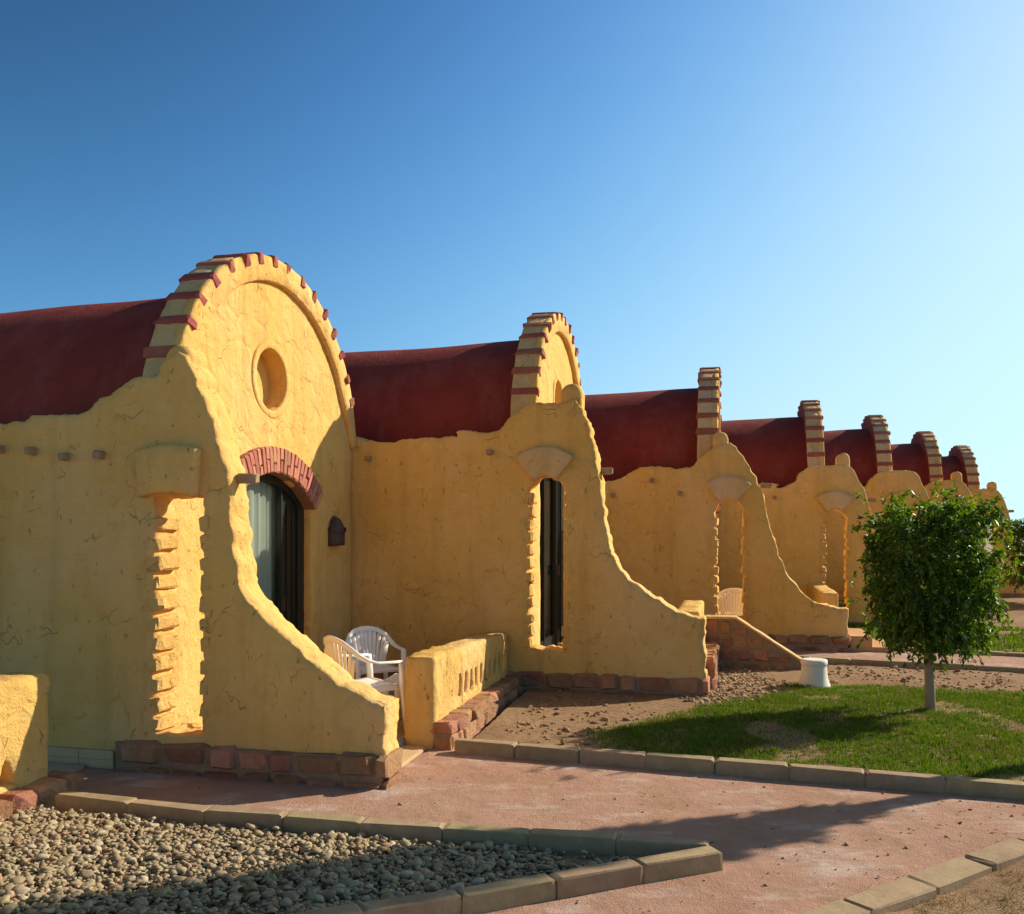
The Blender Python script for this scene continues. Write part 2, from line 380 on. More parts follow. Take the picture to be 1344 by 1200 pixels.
def tube(bm, P, rad, seg=8, cap=True):
    P = [Vector(p) for p in P]; n = len(P); rings = []
    for i in range(n):
        d = (P[min(i+1, n-1)]-P[max(i-1, 0)]).normalized(); up = Vector((0, 0, 1)) if abs(d.z) < .9 else Vector((1, 0, 0))
        s = d.cross(up).normalized(); u = s.cross(d); r_ = rad[i] if isinstance(rad, (list, tuple)) else rad
        rings.append([bm.verts.new(P[i]+(s*math.cos(2*math.pi*k/seg)+u*math.sin(2*math.pi*k/seg))*r_) for k in range(seg)])
    for a, b in zip(rings, rings[1:]):
        for k in range(seg): bm.faces.new([a[k], a[(k+1) % seg], b[(k+1) % seg], b[k]])
    if cap: bm.faces.new(rings[0]); bm.faces.new(rings[-1])
def band(bm, P, U, w, h):
    """sweep a rounded flat strip (width w along U, thickness h) along P"""
    P = [Vector(p) for p in P]; n = len(P); rings = []
    for i in range(n):
        d = (P[min(i+1, n-1)]-P[max(i-1, 0)]).normalized(); u = Vector(U[i]); u = (u-d*u.dot(d)).normalized(); s = d.cross(u)
        ww = w[i] if isinstance(w, (list, tuple)) else w
        prof = [(-.5, -.25), (-.5, .25), (-.42, .5), (.42, .5), (.5, .25), (.5, -.25), (.42, -.5), (-.42, -.5)]
        rings.append([bm.verts.new(P[i]+u*(a*ww)+s*(b*h)) for a, b in prof])
    for a, b in zip(rings, rings[1:]):
        for k in range(8): bm.faces.new([a[k], a[(k+1) % 8], b[(k+1) % 8], b[k]])
    bm.faces.new(rings[0]); bm.faces.new(rings[-1])
def box(bm, lo, hi, bev=0):
    r = bmesh.ops.create_cube(bm, size=1); vs_ = r['verts']
    for v in vs_: v.co = Vector([lo[i]+(v.co[i]+.5)*(hi[i]-lo[i]) for i in range(3)])
    if bev: bmesh.ops.bevel(bm, geom=list({e for v in vs_ for e in v.link_edges}), offset=bev, segments=2, affect='EDGES')

# ------------------------------------------------------------------ ground, paths, beds
def quad_grid(name, A, B, C, D, nu, nv, zf, mat):
    """bilinear grid A-B (front) D-C (back); zf(x,y)->z"""
    A, B, C, D = map(np.array, (A, B, C, D)); V = []; F = []
    for j in range(nv+1):
        for i in range(nu+1):
            u, v = i/nu, j/nv; p = (1-v)*((1-u)*A+u*B)+v*((1-u)*D+u*C); V.append((p[0], p[1], zf(p[0], p[1])))
    for j in range(nv):
        for i in range(nu):
            a = j*(nu+1)+i; F.append([a, a+1, a+nu+2, a+nu+1])
    return tri_mesh(name, V, F, mat, None, True)
def nz2(x, y, s, k=0): return noise.noise(Vector((x*s, y*s, k)))
g = []
for r_ in (0.5, 40, 120, 400, 1500, 5000):
    g.append([(r_*math.cos(2*math.pi*k/64), 12+r_*math.sin(2*math.pi*k/64), -.045) for k in range(64)])
V = sum(g, []); F = [[j*64+k, j*64+(k+1) % 64, (j+1)*64+(k+1) % 64, (j+1)*64+k] for j in range(5) for k in range(64)]+[list(range(64))]
struct(pyd('ground', V, F, 'sand'))
struct(quad_grid('path', (-9, 1.2), (11, 1.2), (11, 8.4), (-9, 8.4), 200, 72, lambda x, y: .004*nz2(x, y, 3)+.006*nz2(x, y, .7, 4), 'path'))
KF = [(-.40, 7.62), (3.56, 6.33), (9.3, 4.46)]           # kerb between path and lawn
def soil_z(x, y): return .060+.020*nz2(x, y, 1.1)+.012*nz2(x, y, 4, 3)+.010*nz2(x, y, 11, 8)
struct(quad_grid('soil_bed', (-.36, 7.66), (9.4, 4.50), (11.5, 10.2), (.98, 13.9), 150, 90, soil_z, 'soil'))
# second path beyond the lawn and the ground behind it
def upath(s, q, P=(2.978, 13.485)): return (P[0]+s*CT+q*ST, P[1]-s*ST+q*CT)
K2a, K2b = (3.55, 12.42), (14.5, 8.0)
def off(a, b, d):
    dx, dy = b[0]-a[0], b[1]-a[1]; l = math.hypot(dx, dy); return (a[0]-dy/l*d, a[1]+dx/l*d), (b[0]-dy/l*d, b[1]+dx/l*d)
p2a, p2b = off(K2a, K2b, .06); p2c, p2d = off(K2a, K2b, 1.35)
struct(quad_grid('path', p2a, p2b, p2d, p2c, 80, 14, lambda x, y: .085+.004*nz2(x, y, 3), 'path'))
s2a, s2b = off(K2a, K2b, 1.42); s2c, s2d = off(K2a, K2b, 14)
struct(quad_grid('soil_bed', s2a, (24, 5), (40, 24), s2c, 90, 70, lambda x, y: .075+.03*nz2(x, y, .7)+.012*nz2(x, y, 4, 3), 'soil'))

def kerb(pts, zb, seed, h=.105, w=.105, ln=.5):
    r = random.Random(seed)
    bm = bmesh.new()
    for a, b in zip(pts, pts[1:]):
        d = (Vector(b)-Vector(a)); l = d.length; d /= l; nrm = Vector((-d.y, d.x))*w*.38
        q = [Vector(a)-nrm, Vector(b)-nrm, Vector(b)+nrm, Vector(a)+nrm]
        lo = [bm.verts.new((p.x, p.y, zb-.08)) for p in q]; hi = [bm.verts.new((p.x, p.y, zb+h*.72)) for p in q]
        bm.faces.new(lo); bm.faces.new(hi)
        for i in range(4): bm.faces.new([lo[i], lo[(i+1) % 4], hi[(i+1) % 4], hi[i]])
    k = struct(bmo('kerb', bm, 'stone_mortar'))
    for a, b in zip(pts, pts[1:]):
        d = (Vector(b)-Vector(a)); l = d.length; n = max(1, round(l/ln)); ang = math.atan2(d.y, d.x)
        for i in range(n):
            c = Vector(a)+d*((i+.5)/n); piece('kerb_stone', KERB, (c.x+r.uniform(-.006, .006), c.y+r.uniform(-.006, .006), zb+h/2-.04+r.uniform(-.005, .005)),
                  (l/n-.005, w, h+.08), k, (r.uniform(-.012, .012), r.uniform(-.008, .008), ang+r.uniform(-.012, .012)), r)
    return k
kerb([(-.46, 7.60), (3.56, 6.30), (9.3, 4.43)], 0, 1)
kerb([(-3.02, 6.10), (-1.9, 5.74), (.10, 5.32), (1.10, 5.13)], 0, 2)
kerb([(1.13, 5.03), (-.26, 4.44), (-2.9, 3.32)], 0, 3)
kerb([(1.16, 4.0), (1.62, 4.30), (2.92, 5.15), (3.9, 5.80)], 0, 4, .10, .17)
kerb([K2a, K2b], .03, 5, .10); kerb(off(K2a, K2b, 1.41), .03, 6, .10)

# gravel bed
struct(quad_grid('gravel_bed', (-6.5, 2.2), (-2.75, 3.44), (1.04, 5.07), (-6.5, 6.75), 110, 60, lambda x, y: .012+.018*(nz2(x, y, 1.3)+.3)+.008*nz2(x, y, 6, 3), 'gravel_soil'))
struct(quad_grid('soil_bed', (.92, 3.80), (2.6, 1.4), (7.4, 4.4), (4.02, 5.84), 60, 50, lambda x, y: .055+.03*nz2(x, y, 1.5)+.018*nz2(x, y, 6, 3), 'soil'))
def ico(sub, seed):
    bm = bmesh.new(); bmesh.ops.create_icosphere(bm, subdivisions=sub, radius=.5); r = random.Random(seed)
    sx, sy, sz = r.uniform(.85, 1.35), r.uniform(.55, .95), r.uniform(.30, .60)
    for v in bm.verts:
        k = 1+.42*noise.noise(v.co*3.2+Vector((seed*3.1, 0, 0)))+.15*noise.noise(v.co*7+Vector((seed*1.7, 2, 0))); v.co = Vector((v.co.x*sx, v.co.y*sy, v.co.z*sz))*k
    V = np.array([v.co[:] for v in bm.verts], np.float32); F = np.array([[v.index for v in f.verts] for f in bm.faces], np.int32); bm.free(); return V, F
ICO2 = [ico(2, i) for i in range(12)]; ICO1 = [ico(1, 50+i) for i in range(8)]
def rotm(rs, tilt=.5):
    a, b, c = rs.uniform(0, 6.28), rs.uniform(-tilt, tilt), rs.uniform(-tilt, tilt)
    return np.array((Matrix.Rotation(a, 3, 'Z') @ Matrix.Rotation(b, 3, 'X') @ Matrix.Rotation(c, 3, 'Y')), np.float32)
def scatter(name, pts, sizes, protos, mat, tilt=.5, seed=0):
    rs = np.random.RandomState(seed); VV = []; FF = []; o = 0
    for (x, y, z), s in zip(pts, sizes):
        V0, F0 = protos[rs.randint(len(protos))]; VV.append((V0*s) @ rotm(rs, tilt).T+np.array((x, y, z), np.float32)); FF.append(F0+o); o += len(V0)
    return tri_mesh(name, np.concatenate(VV), np.concatenate(FF), mat, None, False)
bed = [(-6.4, 2.3), (-2.75, 3.50), (1.00, 5.06), (-1.9, 5.64), (-3.1, 6.0), (-3.25, 6.3), (-6.4, 6.6)]
rs = np.random.RandomState(3)
C = np.stack([rs.uniform(-5.0, 1.0, 46000), rs.uniform(3.4, 6.2, 46000)], 1); C = C[pip(C, bed)]
C = C[np.abs(C[:, 0]/C[:, 1]) < .68]
den = np.array([nz2(x, y, 1.2, 6) for x, y in C])
edge = np.clip((C[:, 1]-(5.39-.235*C[:, 0]-.42))/.40, 0, 1)        # sparser against the upper kerb
C = C[(rs.uniform(0, 1, len(C)) > edge*(.955+.05*np.clip(den*2, -1, 1))) & (den+.25*rs.uniform(-1, 1, len(C)) > -.40)]
# thin out by minimum spacing on a hash grid
acc = {}; pts = []; szs = []
for x, y in C:
    s = float(np.clip(rs.lognormal(math.log(.029), .42), .011, .066)); key = (int(x/.0215), int(y/.0215))
    n_ = acc.get(key, 0)
    if n_ >= 2: continue
    acc[key] = n_+1; pts.append((x, y, .022+.015*n_+.02*(nz2(x, y, 1.3)+.3)+s*.12)); szs.append(s)
order = sorted(range(len(pts)), key=lambda i: -szs[i]/pts[i][1]); bigi = order[:300]; rest = order[300:]
gb = [o for o in scene.objects if o.name == 'gravel_bed'][0]
PM = []
for V0, F0 in ICO2:
    me = bpy.data.meshes.new('pebble'); me.from_pydata(V0.tolist(), [], F0.tolist()); me.materials.append(M['pebble']); me.polygons.foreach_set('use_smooth', [True]*len(F0)); PM.append(me)
for i in bigi:
    piece('pebble', PM, (pts[i][0], pts[i][1], pts[i][2]+.006), (szs[i]*1.1,)*3, gb, (rng.uniform(-.4, .4), rng.uniform(-.4, .4), rng.uniform(0, 6.28)))
pb = scatter('pebbles', [pts[i] for i in rest], [szs[i] for i in rest], ICO2, 'pebble', .5, 4)
tag(pb, 'grey and tan rounded river pebbles filling the kerbed bed', 'pebbles'); pb['kind'] = 'stuff'

# soil clods and small stones in the planting strip beside the walls
def strip_pts(n, f, seed, lo, hi):
    rs = np.random.RandomState(seed); C = np.stack([rs.uniform(lo[0], hi[0], n), rs.uniform(lo[1], hi[1], n)], 1); return [c for c in C if f(c[0], c[1], rs)]
def kerb_y(x): return 7.62-(x+.40)*.3265
def lawn_edge(x, y):      # >0 inside the lawn
    w = .30*nz2(x, y, 1.0, 3)+.12*nz2(x, y, 4, 5)
    right = x-(.78+1.06*max(0, y-8.15))
    back = (10.55-.30*(x-3.6))-y
    return min(right, back)*.9+w*.6
cl = strip_pts(5200, lambda x, y, rs: y > kerb_y(x)+.1 and x > -.3+.24*(y-7.7)+.12 and lawn_edge(x, y) < .05 and nz2(x, y, 1.6, 9) > -.25, 5, (-.4, 5.5), (8, 12.2))
rs = np.random.RandomState(8)
co = scatter('soil_clods', [(x, y, soil_z(x, y)+.004) for x, y in cl], [float(np.clip(rs.lognormal(math.log(.034), .45), .012, .09)) for _ in cl], ICO1, 'clod', .8, 6)
tag(co, 'loose brown soil clods and small stones between the walls and the lawn', 'soil clods'); co['kind'] = 'stuff'
cl = strip_pts(1800, lambda x, y, rs: abs((x-2.45)-(y-10.4)*.35)+.5*abs(y-10.3) < .75 and y > kerb_y(x)+.1, 15, (1.6, 9.2), (3.6, 12.2))
co = scatter('loose_gravel', [(x, y, soil_z(x, y)+.008) for x, y in cl], [float(np.clip(rs.lognormal(math.log(.038), .35), .015, .08)) for _ in cl], ICO1, 'pebble', .6, 16)
tag(co, 'spill of pale loose gravel on the soil by the stone stair wall', 'gravel'); co['kind'] = 'stuff'

rs = np.random.RandomState(77)
C = np.stack([rs.uniform(-3, 5, 2600), rs.uniform(3.6, 7.6, 2600)], 1)
kd = np.minimum(np.abs(C[:, 1]-(7.60-(C[:, 0]+.46)*.3233)), np.minimum(np.abs(C[:, 1]-(5.39-.235*C[:, 0])), np.abs(C[:, 1]-(5.03+(C[:, 0]-1.13)*.424))))
ok = (C[:, 1] < 7.5-(C[:, 0]+.46)*.3233) & ((C[:, 1] > 5.47-.235*C[:, 0]) | (C[:, 1] < 4.92+(C[:, 0]-1.13)*.424) | (C[:, 0] > 1.3)) & (rs.uniform(0, 1, len(C)) < np.exp(-kd/.16)+.10) & ((C[:, 0] < 1.1) | (C[:, 1] > 4.4+(C[:, 0]-1.62)*.66))
C = C[ok]
gr = scatter('path_grit', [(x, y, .004) for x, y in C], [float(np.clip(rs.lognormal(math.log(.011), .5), .005, .035)) for _ in C], ICO1, 'clod', .8, 78)
tag(gr, 'loose grit and crumbs scattered over the pink path along its kerbs', 'grit'); gr['kind'] = 'stuff'

# ------------------------------------------------------------------ grass
def blades(name, C, z, h, w, mat, seed, label, lean=.5):
    rs = np.random.RandomState(seed); n = len(C); a = rs.uniform(0, 2*np.pi, n); hh = h*rs.uniform(.5, 1.3, n); ln = rs.uniform(0, lean, n)*hh
    la = rs.uniform(0, 2*np.pi, n); V = np.zeros((n, 3, 3), np.float32)
    V[:, 0, 0] = C[:, 0]-np.cos(a)*w/2; V[:, 0, 1] = C[:, 1]-np.sin(a)*w/2; V[:, 0, 2] = z-.005
    V[:, 1, 0] = C[:, 0]+np.cos(a)*w/2; V[:, 1, 1] = C[:, 1]+np.sin(a)*w/2; V[:, 1, 2] = z-.005
    V[:, 2, 0] = C[:, 0]+np.cos(la)*ln; V[:, 2, 1] = C[:, 1]+np.sin(la)*ln; V[:, 2, 2] = z+hh
    o = tri_mesh(name, V.reshape(-1, 3), np.arange(3*n).reshape(-1, 3), mat); tag(o, label, 'grass'); o['kind'] = 'stuff'; return o
rs = np.random.RandomState(21)
C = np.stack([rs.uniform(.5, 8, 330000), rs.uniform(4.9, 11, 330000)], 1)
C = C[(C[:, 1] > kerb_y(C[:, 0])+.07) & (C[:, 0]/C[:, 1] < .62)]
keep = []
for x, y in C:
    e = lawn_edge(x, y)
    if e < 0: keep.append(False); continue
    bare = nz2(x, y, 1.5, 31)+.5*nz2(x, y, 4.5, 33)+.35*nz2(x, y, 14, 35)+rs.uniform(-.12, .12)
    keep.append(rs.uniform() < min(1, e*4+.15)*(1 if bare < .25 else .16))
C = C[np.array(keep)]
hm = np.array([.5+.5*nz2(x, y, 5, 40) for x, y in C])
blades('lawn_grass', C, np.array([soil_z(x, y) for x, y in C]), (.016+.034*hm), .009, 'grass', 22, 'patchy green lawn around the clipped tree behind the kerb', .8)
C = np.stack([rs.uniform(3.5, 18, 150000), rs.uniform(8, 22, 150000)], 1)
dx, dy = K2b[0]-K2a[0], K2b[1]-K2a[1]; l = math.hypot(dx, dy); dist = (-(C[:, 0]-K2a[0])*dy+(C[:, 1]-K2a[1])*dx)/l
C = C[(dist > 1.55) & (dist < 5.4) & (C[:, 0] > 5.6) & (C[:, 0]/C[:, 1] < .64)]
C = C[np.array([nz2(x, y, 1.2, 44) > -.25 for x, y in C])]
blades('lawn_grass', C, .07+.03*np.array([nz2(x, y, .7) for x, y in C]), .06, .030, 'grass', 23, 'strip of green lawn on the far side of the crossing path', .8)
C = np.stack([rs.uniform(1.4, 4.2, 26000), rs.uniform(3.3, 5.6, 26000)], 1)
C = C[(C[:, 1] < 4.22+(C[:, 0]-1.62)*.654) & (C[:, 0]/C[:, 1] < .66)]
C = C[np.array([nz2(x, y, 3.2, 51)+.5*nz2(x, y, 9, 3) > .02 for x, y in C])]
blades('dry_grass', C, np.array([.05+.03*nz2(x, y, 1.5)+.018*nz2(x, y, 6, 3) for x, y in C]), .028, .006, 'dry_grass', 24, 'tufts of dry brown grass on the bare soil inside the corner kerb', 1.6)

rs = np.random.RandomState(91)
C = np.stack([rs.uniform(-1, 6.5, 420), rs.uniform(5, 10.6, 420)], 1); C = C[(np.hypot(C[:, 0]-3.2, C[:, 1]-8.4) < 3.2) & (rs.uniform(0, 1, 420) < .42)]
V = []
for x, y in C:
    z = soil_z(x, y)+.03 if y > kerb_y(x)+.1 else .010
    if abs(y-kerb_y(x)) < .12: continue
    a_ = rs.uniform(0, 6.28); l_ = rs.uniform(.025, .05); c_, s_ = math.cos(a_), math.sin(a_)
    V += [(x, y, z), (x+c_*l_*.5-s_*l_*.22, y+s_*l_*.5+c_*l_*.22, z+rs.uniform(.002, .012)), (x+c_*l_, y+s_*l_, z+rs.uniform(0, .01)), (x+c_*l_*.5+s_*l_*.22, y+s_*l_*.5-c_*l_*.22, z+rs.uniform(.002, .012))]
fl = tri_mesh('fallen_leaves', V, np.arange(len(V)).reshape(-1, 4), 'dry_grass'); tag(fl, 'dry fallen leaves scattered over lawn, soil and path', 'fallen leaves'); fl['kind'] = 'stuff'

# ------------------------------------------------------------------ bungalows
T = .29            # wall thickness
PITCH = 3.81
W_GEN = [(-.94, 2.72), (-.81, 2.64), (-.53, 2.70), (-.4, 2.88), (-.23, 3.0), (.03, 3.04), (.26, 3.03), (.50, 2.98), (.66, 2.70), (.80, 2.3), (.85, 1.9), (.92, 1.55), (1.08, 1.14), (1.40, .84), (1.72, .66), (1.90, .62)]
W1 = [(-1.39, 2.69), (-1.1, 2.75), (-.64, 2.76), (-.47, 2.86), (-.19, 3.01), (.03, 3.03), (.08, 3.13), (.22, 3.20), (.33, 3.10), (.41, 2.92), (.49, 2.71), (.63, 2.28), (.67, 1.88), (.76, 1.42), (.96, 1.17), (1.27, .93), (1.51, .74), (1.80, .61), (1.90, .585)]
W2 = [(-2.1, 2.71), (-1.75, 2.64), (-1.19, 2.69), (-.84, 2.69), (-.81, 2.76), (-.38, 2.74), (-.21, 2.90), (.04, 3.04), (.37, 3.05), (.58, 3.03), (.76, 2.52), (.84, 2.01), (.9, 1.6), (1.05, 1.18), (1.42, .9), (1.79, .7), (1.95, .69)]
W3 = [(-1.66, 2.5), (-1.08, 2.69), (-.86, 2.72), (-.35, 2.68), (-.19, 2.84), (.01, 2.99), (.31, 2.98), (.66, 2.39), (.79, 1.83), (1.0, 1.22), (1.32, .79), (1.68, .66), (1.87, .63)]
GY, GZ, GR = 1.99, 2.63, 1.83       # gable circle centre and radius
SPEC = [
 dict(P=(-2.761, 7.02), dz=0, W=W1, lint='box', stubs=[(-1.37, 2.49), (-1.07, 2.47), (-.76, 2.42), (-.45, 2.43)], edge=(.66, 2.24), knob=(.19, 3.03), grid=.07, key=(.29, 2.10),
      label='yellow vaulted bungalow with curtained door and white plastic chairs on its patio'),
 dict(P=(.171, 10.24), dz=.2, W=W2, lint='fan', stubs=[(-1.89, 2.46), (-.43, 2.51)], edge=(.80, 2.29), knob=(.49, 3.02), grid=.08, key=(.30, 2.06),
      label='yellow vaulted bungalow with a stone stair wall and a dark door behind its slit opening'),
 dict(P=(2.978, 13.485), dz=.05, W=W3, lint='fan', stubs=[(-1.49, 2.29), (-.91, 2.51), (-.49, 2.31)], edge=(.69, 2.42), knob=(.09, 2.98), grid=.10, key=(.38, 2.06),
      label='yellow vaulted bungalow with two orange steps at its wall end and one plastic chair'),
 dict(P=(5.695, 16.75), dz=-.05, W=W_GEN, lint='fan', stubs=[(-.85, 2.45)], edge=(.80, 2.40), knob=(.36, 3.02), grid=.13, key=(.32, 2.06),
      label='yellow vaulted bungalow behind the clipped tree, next past the one with orange steps'),
 dict(P=(8.315, 20.04), dz=.05, W=W_GEN, lint='fan', stubs=[(-.85, 2.45)], edge=None, knob=None, grid=.16, key=(.32, 2.06),
      label='yellow vaulted bungalow without a knob on its wing wall, third from the far end'),
 dict(P=(10.98, 23.32), dz=0, W=W_GEN, lint='fan', stubs=[(-.85, 2.45)], edge=None, knob=(.36, 3.02), grid=.16, key=(.32, 2.06),
      label='yellow vaulted bungalow second from the far end of the row'),
 dict(P=(13.61, 26.60), dz=-.1, W=W_GEN, lint='fan', stubs=[(-.85, 2.45)], edge=(.80, 2.40), knob=(.36, 3.02), grid=.16, key=(.32, 2.06),
      label='yellow vaulted bungalow last in the row, sky showing through its slit opening'),
]
def arc(cy, cz, r, a0, a1, n): return [(cy+r*math.cos(a0+(a1-a0)*i/n), cz+r*math.sin(a0+(a1-a0)*i/n)) for i in range(n+1)]
def bungalow(i, S):
    r = random.Random(100+i); far = i >= 3
    root = empty('bungalow', (S['P'][0], S['P'][1], S['dz']), -TH)
    tag(root, S['label'], 'bungalow', 'vaulted bungalows in a staggered row')
    BASE = -.35; k0, k1 = S['key']
    # wing wall
    top = smooth_line([(-5.2, 2.68), (-4, 2.72), (-3, 2.66)]+S['W'], 4)
    top = [(a, z) for a, z in top]
    ol = [(-5.2, BASE)]+[(S['W'][-1][0], BASE)]+top[::-1]
    if S['lint'] == 'fan': kh = [(.01, k0), (.43, k0), (.43, k1)]+arc(.22, k1-.02, .19, 0, math.pi, 8)[1:-1]+[(.01, k1)]
    else: kh = [(.01, k0), (.43, k0), (.43, k1), (.01, k1)]
    wall = slab('wing_wall', ol, [kh], T, lambda a, z, d: (a, d, z), 'stucco', root, S['grid'], .010, .024, .014, .030 if i < 2 else (.045 if not far else .09), seed=i, efreq=10)
    # toothed brick jambs
    z = k0+.06
    while z < k1-.05:
        for sx in (0, 1):
            h = r.uniform(.098, .132); pr = r.uniform(.03, .065) if sx == 0 else r.uniform(.012, .04)
            cx = .01+pr/2-.03 if sx == 0 else .43-pr/2+.03
            piece('brick', BRICK, (cx, T/2+r.uniform(-.006, .006), z+r.uniform(-.012, .012)), (pr+.06, T+.02+r.uniform(-.03, .01), h), wall, (r.uniform(-.04, .04), r.uniform(-.09, .09), r.uniform(-.05, .05)), r)
        z += .150+r.uniform(-.012, .012)
    # lintel over the slit
    if S['lint'] == 'fan':
        cz = 2.06; A = R(42); lo = arc(.2, cz, .50, math.pi/2-A, math.pi/2+A, 12)+arc(.2, cz, .17, math.pi/2+A*1.1, math.pi/2-A*1.1, 8)
    else:
        cz = 1.28; A = R(12.8); lo = arc(.165, cz, 1.21, math.pi/2-A, math.pi/2+A, 10)+arc(.165, cz, .85, math.pi/2+A*1.25, math.pi/2-A*1.25, 8)
    slab('lintel', lo, [], .14, lambda a, z, d: (a, d-.10, z), 'pale_stucco' if i in (1, 2, 3) else 'stucco', root, .08, .004, .006, .022, .05, seed=i+30)
    for a, z in S['stubs']:
        piece('beam_stub', STUB, (a, -.01, z), (.062, .13, .062), root, (r.uniform(-.1, .1), r.uniform(-.2, .2), 0), r)
    if S['edge']: piece('beam_stub', STUB, (S['edge'][0]+.06, .16, S['edge'][1]), (.16, .075, .075), root, (0, r.uniform(-.1, .1), 0), r)
    if S['knob']:
        ks, kz = S['knob']
        slab('finial', [(ks-.11, kz-.08), (ks+.11, kz-.08)]+[(ks+.115*math.cos(t_)*1.0, kz+.13+.11*math.sin(t_)) for t_ in [j*math.pi/8 for j in range(9)]], [], .26, lambda a, z, d: (a, d+.03, z), 'stucco', root, .07, .006, .006, .03, .04, seed=i+50)
    # gable wall
    a0 = R(4)
    gy0, gy1 = T-.05, PITCH-.012
    circ = arc(GY, GZ, GR, -R(2), math.pi+R(2), 56)
    go = [(gy0, BASE), (gy1, BASE), (gy1, GZ-.12)]+[p for p in circ]+[(gy0, GZ-.12)]
    DC, DH, DS, DRISE = (1.55 if i == 1 else 1.90), .84, (2.30 if i == 1 else 2.05), .34; DR = (DH**2+DRISE**2)/(2*DRISE); DZ = DS+DRISE-DR; da = math.asin(DH/DR)
    FL = .09
    def door_loop(g_): # opening shrunk by g_
        aa = math.asin((DH-g_)/(DR-g_)); return [(DC-DH+g_, FL), (DC+DH-g_, FL)]+arc(DC, DZ, DR-g_, math.pi/2-aa, math.pi/2+aa, 16)
    WC = (1.86, 3.29); rw = arc(WC[0], WC[1], .30, 0, 2*math.pi, 28)[:-1]
    gw = slab('gable_wall', go, [door_loop(0), rw], .25, lambda a, z, d: (-d, a, z), 'stucco', root, S['grid']*1.1, .010, .010, .018, .06 if not far else .12, seed=i+70, efreq=7, edge_mat='pale_stucco', back_mat='roof', zthr=GZ)
    rim = arc(GY, GZ, GR+.005, R(5), math.pi-R(5), 50)+[(GY+(GR-.235+.20*max(0, 1-min(t_, math.pi-t_)/R(28))**1.5)*math.cos(t_), GZ+(GR-.235+.20*max(0, 1-min(t_, math.pi-t_)/R(28))**1.5)*math.sin(t_)) for t_ in [math.pi-R(5)-(math.pi-R(10))*q/44 for q in range(45)]]
    slab('gable_rim', rim, [], .09, lambda a, z, d: (.055-d, a, z), 'stucco', root, .1, .006, .008, .014, .06 if not far else .12, seed=i+90, efreq=7)
    ring = slab('window_ring', arc(WC[0], WC[1], .375, 0, 2*math.pi, 32)[:-1], [arc(WC[0], WC[1], .297, 0, 2*math.pi, 28)[:-1]], .07, lambda a, z, d: (.016-d, a, z), 'stucco', root, .05, .003, .004, .012, .05, seed=i+110)
    slab('niche_back', arc(WC[0], WC[1], .34, 0, 2*math.pi, 28)[:-1], [], .05, lambda a, z, d: (-.17-d, a, z), 'stucco', root, .08, .004, .002, .01, .06, seed=i+130)
    # red bricks set across the arch top
    ang = 22.0
    while ang < 168:
        t_ = R(ang); rr = GR-.038
        c = (-.092+r.uniform(-.008, .008), GY+rr*math.cos(t_), GZ+rr*math.sin(t_))
        piece('brick', RBRICK, c, (.335+r.uniform(-.012, .012), .090+r.uniform(-.012, .012), .115), gw, (t_-math.pi/2+r.uniform(-.05, .05), 0, r.uniform(-.02, .02)), r)
        ang += 9.3+r.uniform(-.6, .6)
    # vault
    VR, VY, VZ = 1.56, 2.02, 2.56; V = []; F = []; nx, na = 26, 28
    for a in range(nx+1):
        x = -5.1+(5.1-.22)*a/nx
        for b in range(na+1):
            t_ = R(-14)+R(208)*b/na; rr = VR+.022*noise.noise(Vector((x*.8, b*.18, i*5.)))+.035*math.exp(-(x+.35)**2/.5)-.05*max(0, (-x-1)/4)
            V.append((x, VY+rr*math.cos(t_), VZ+rr*math.sin(t_)))
    for a in range(nx):
        for b in range(na): q = a*(na+1)+b; F.append([q, q+na+1, q+na+2, q+1])
    pyd('vault_roof', V, F, 'roof', root, True)
    bm = bmesh.new(); vv = [bm.verts.new(p) for p in [(-5.0, T, BASE), (-5.0, PITCH, BASE), (-5.0, PITCH, 2.5)]+[(-5.0, y, z) for y, z in arc(VY, VZ, 1.50, 0, math.pi, 20)]+[(-5.0, T, 2.5)]]
    f = bm.faces.new(vv); e = bmesh.ops.extrude_face_region(bm, geom=[f]); bmesh.ops.translate(bm, vec=(-.2, 0, 0), verts=[v for v in e['geom'] if isinstance(v, bmesh.types.BMVert)])
    bmo('back_wall', bm, 'stucco', root)
    if i == 6: slab('far_wall', [(-5.2, BASE), (0, BASE), (0, 2.7), (-5.2, 2.7)], [], T, lambda a, z, d: (a, PITCH+d, z), 'stucco', root, .3, .01, .012, .02, .1, seed=200)
    # brick arch over the door
    am = arc(DC, DZ, DR+.245, math.pi/2-da, math.pi/2+da, 22)+arc(DC, DZ, DR-.002, math.pi/2+da, math.pi/2-da, 22)
    bm = bmesh.new(); n = len(am); A_ = [bm.verts.new((.035, y, z)) for y, z in am]; B_ = [bm.verts.new((-.12, y, z)) for y, z in am]
    bm.faces.new(A_); bm.faces.new(B_[::-1])
    for j in range(n): bm.faces.new([A_[j], B_[j], B_[(j+1) % n], A_[(j+1) % n]])
    bmesh.ops.triangulate(bm, faces=[f for f in bm.faces if len(f.verts) > 4])
    am_o = bmo('door_arch', bm, 'mortar', root)
    nb = 29 if not far else 12
    for j in range(nb):
        t_ = math.pi/2-da+(j+.5)*2*da/nb; parts = [(.002, .252)] if (far or j % 2 == 0) else [(.002, .125), (.133, .252)]
        if not far and j % 4 == 3: parts = [(.002, .085), (.093, .252)]
        for q0, q1 in parts:
            rm = DR+(q0+q1)/2; piece('brick', ABRICK, (-.055+r.uniform(-.006, .006), DC+rm*math.cos(t_), DZ+rm*math.sin(t_)), (.24, 2*da/nb*rm-.011, q1-q0), am_o, (t_-math.pi/2, 0, 0), r)
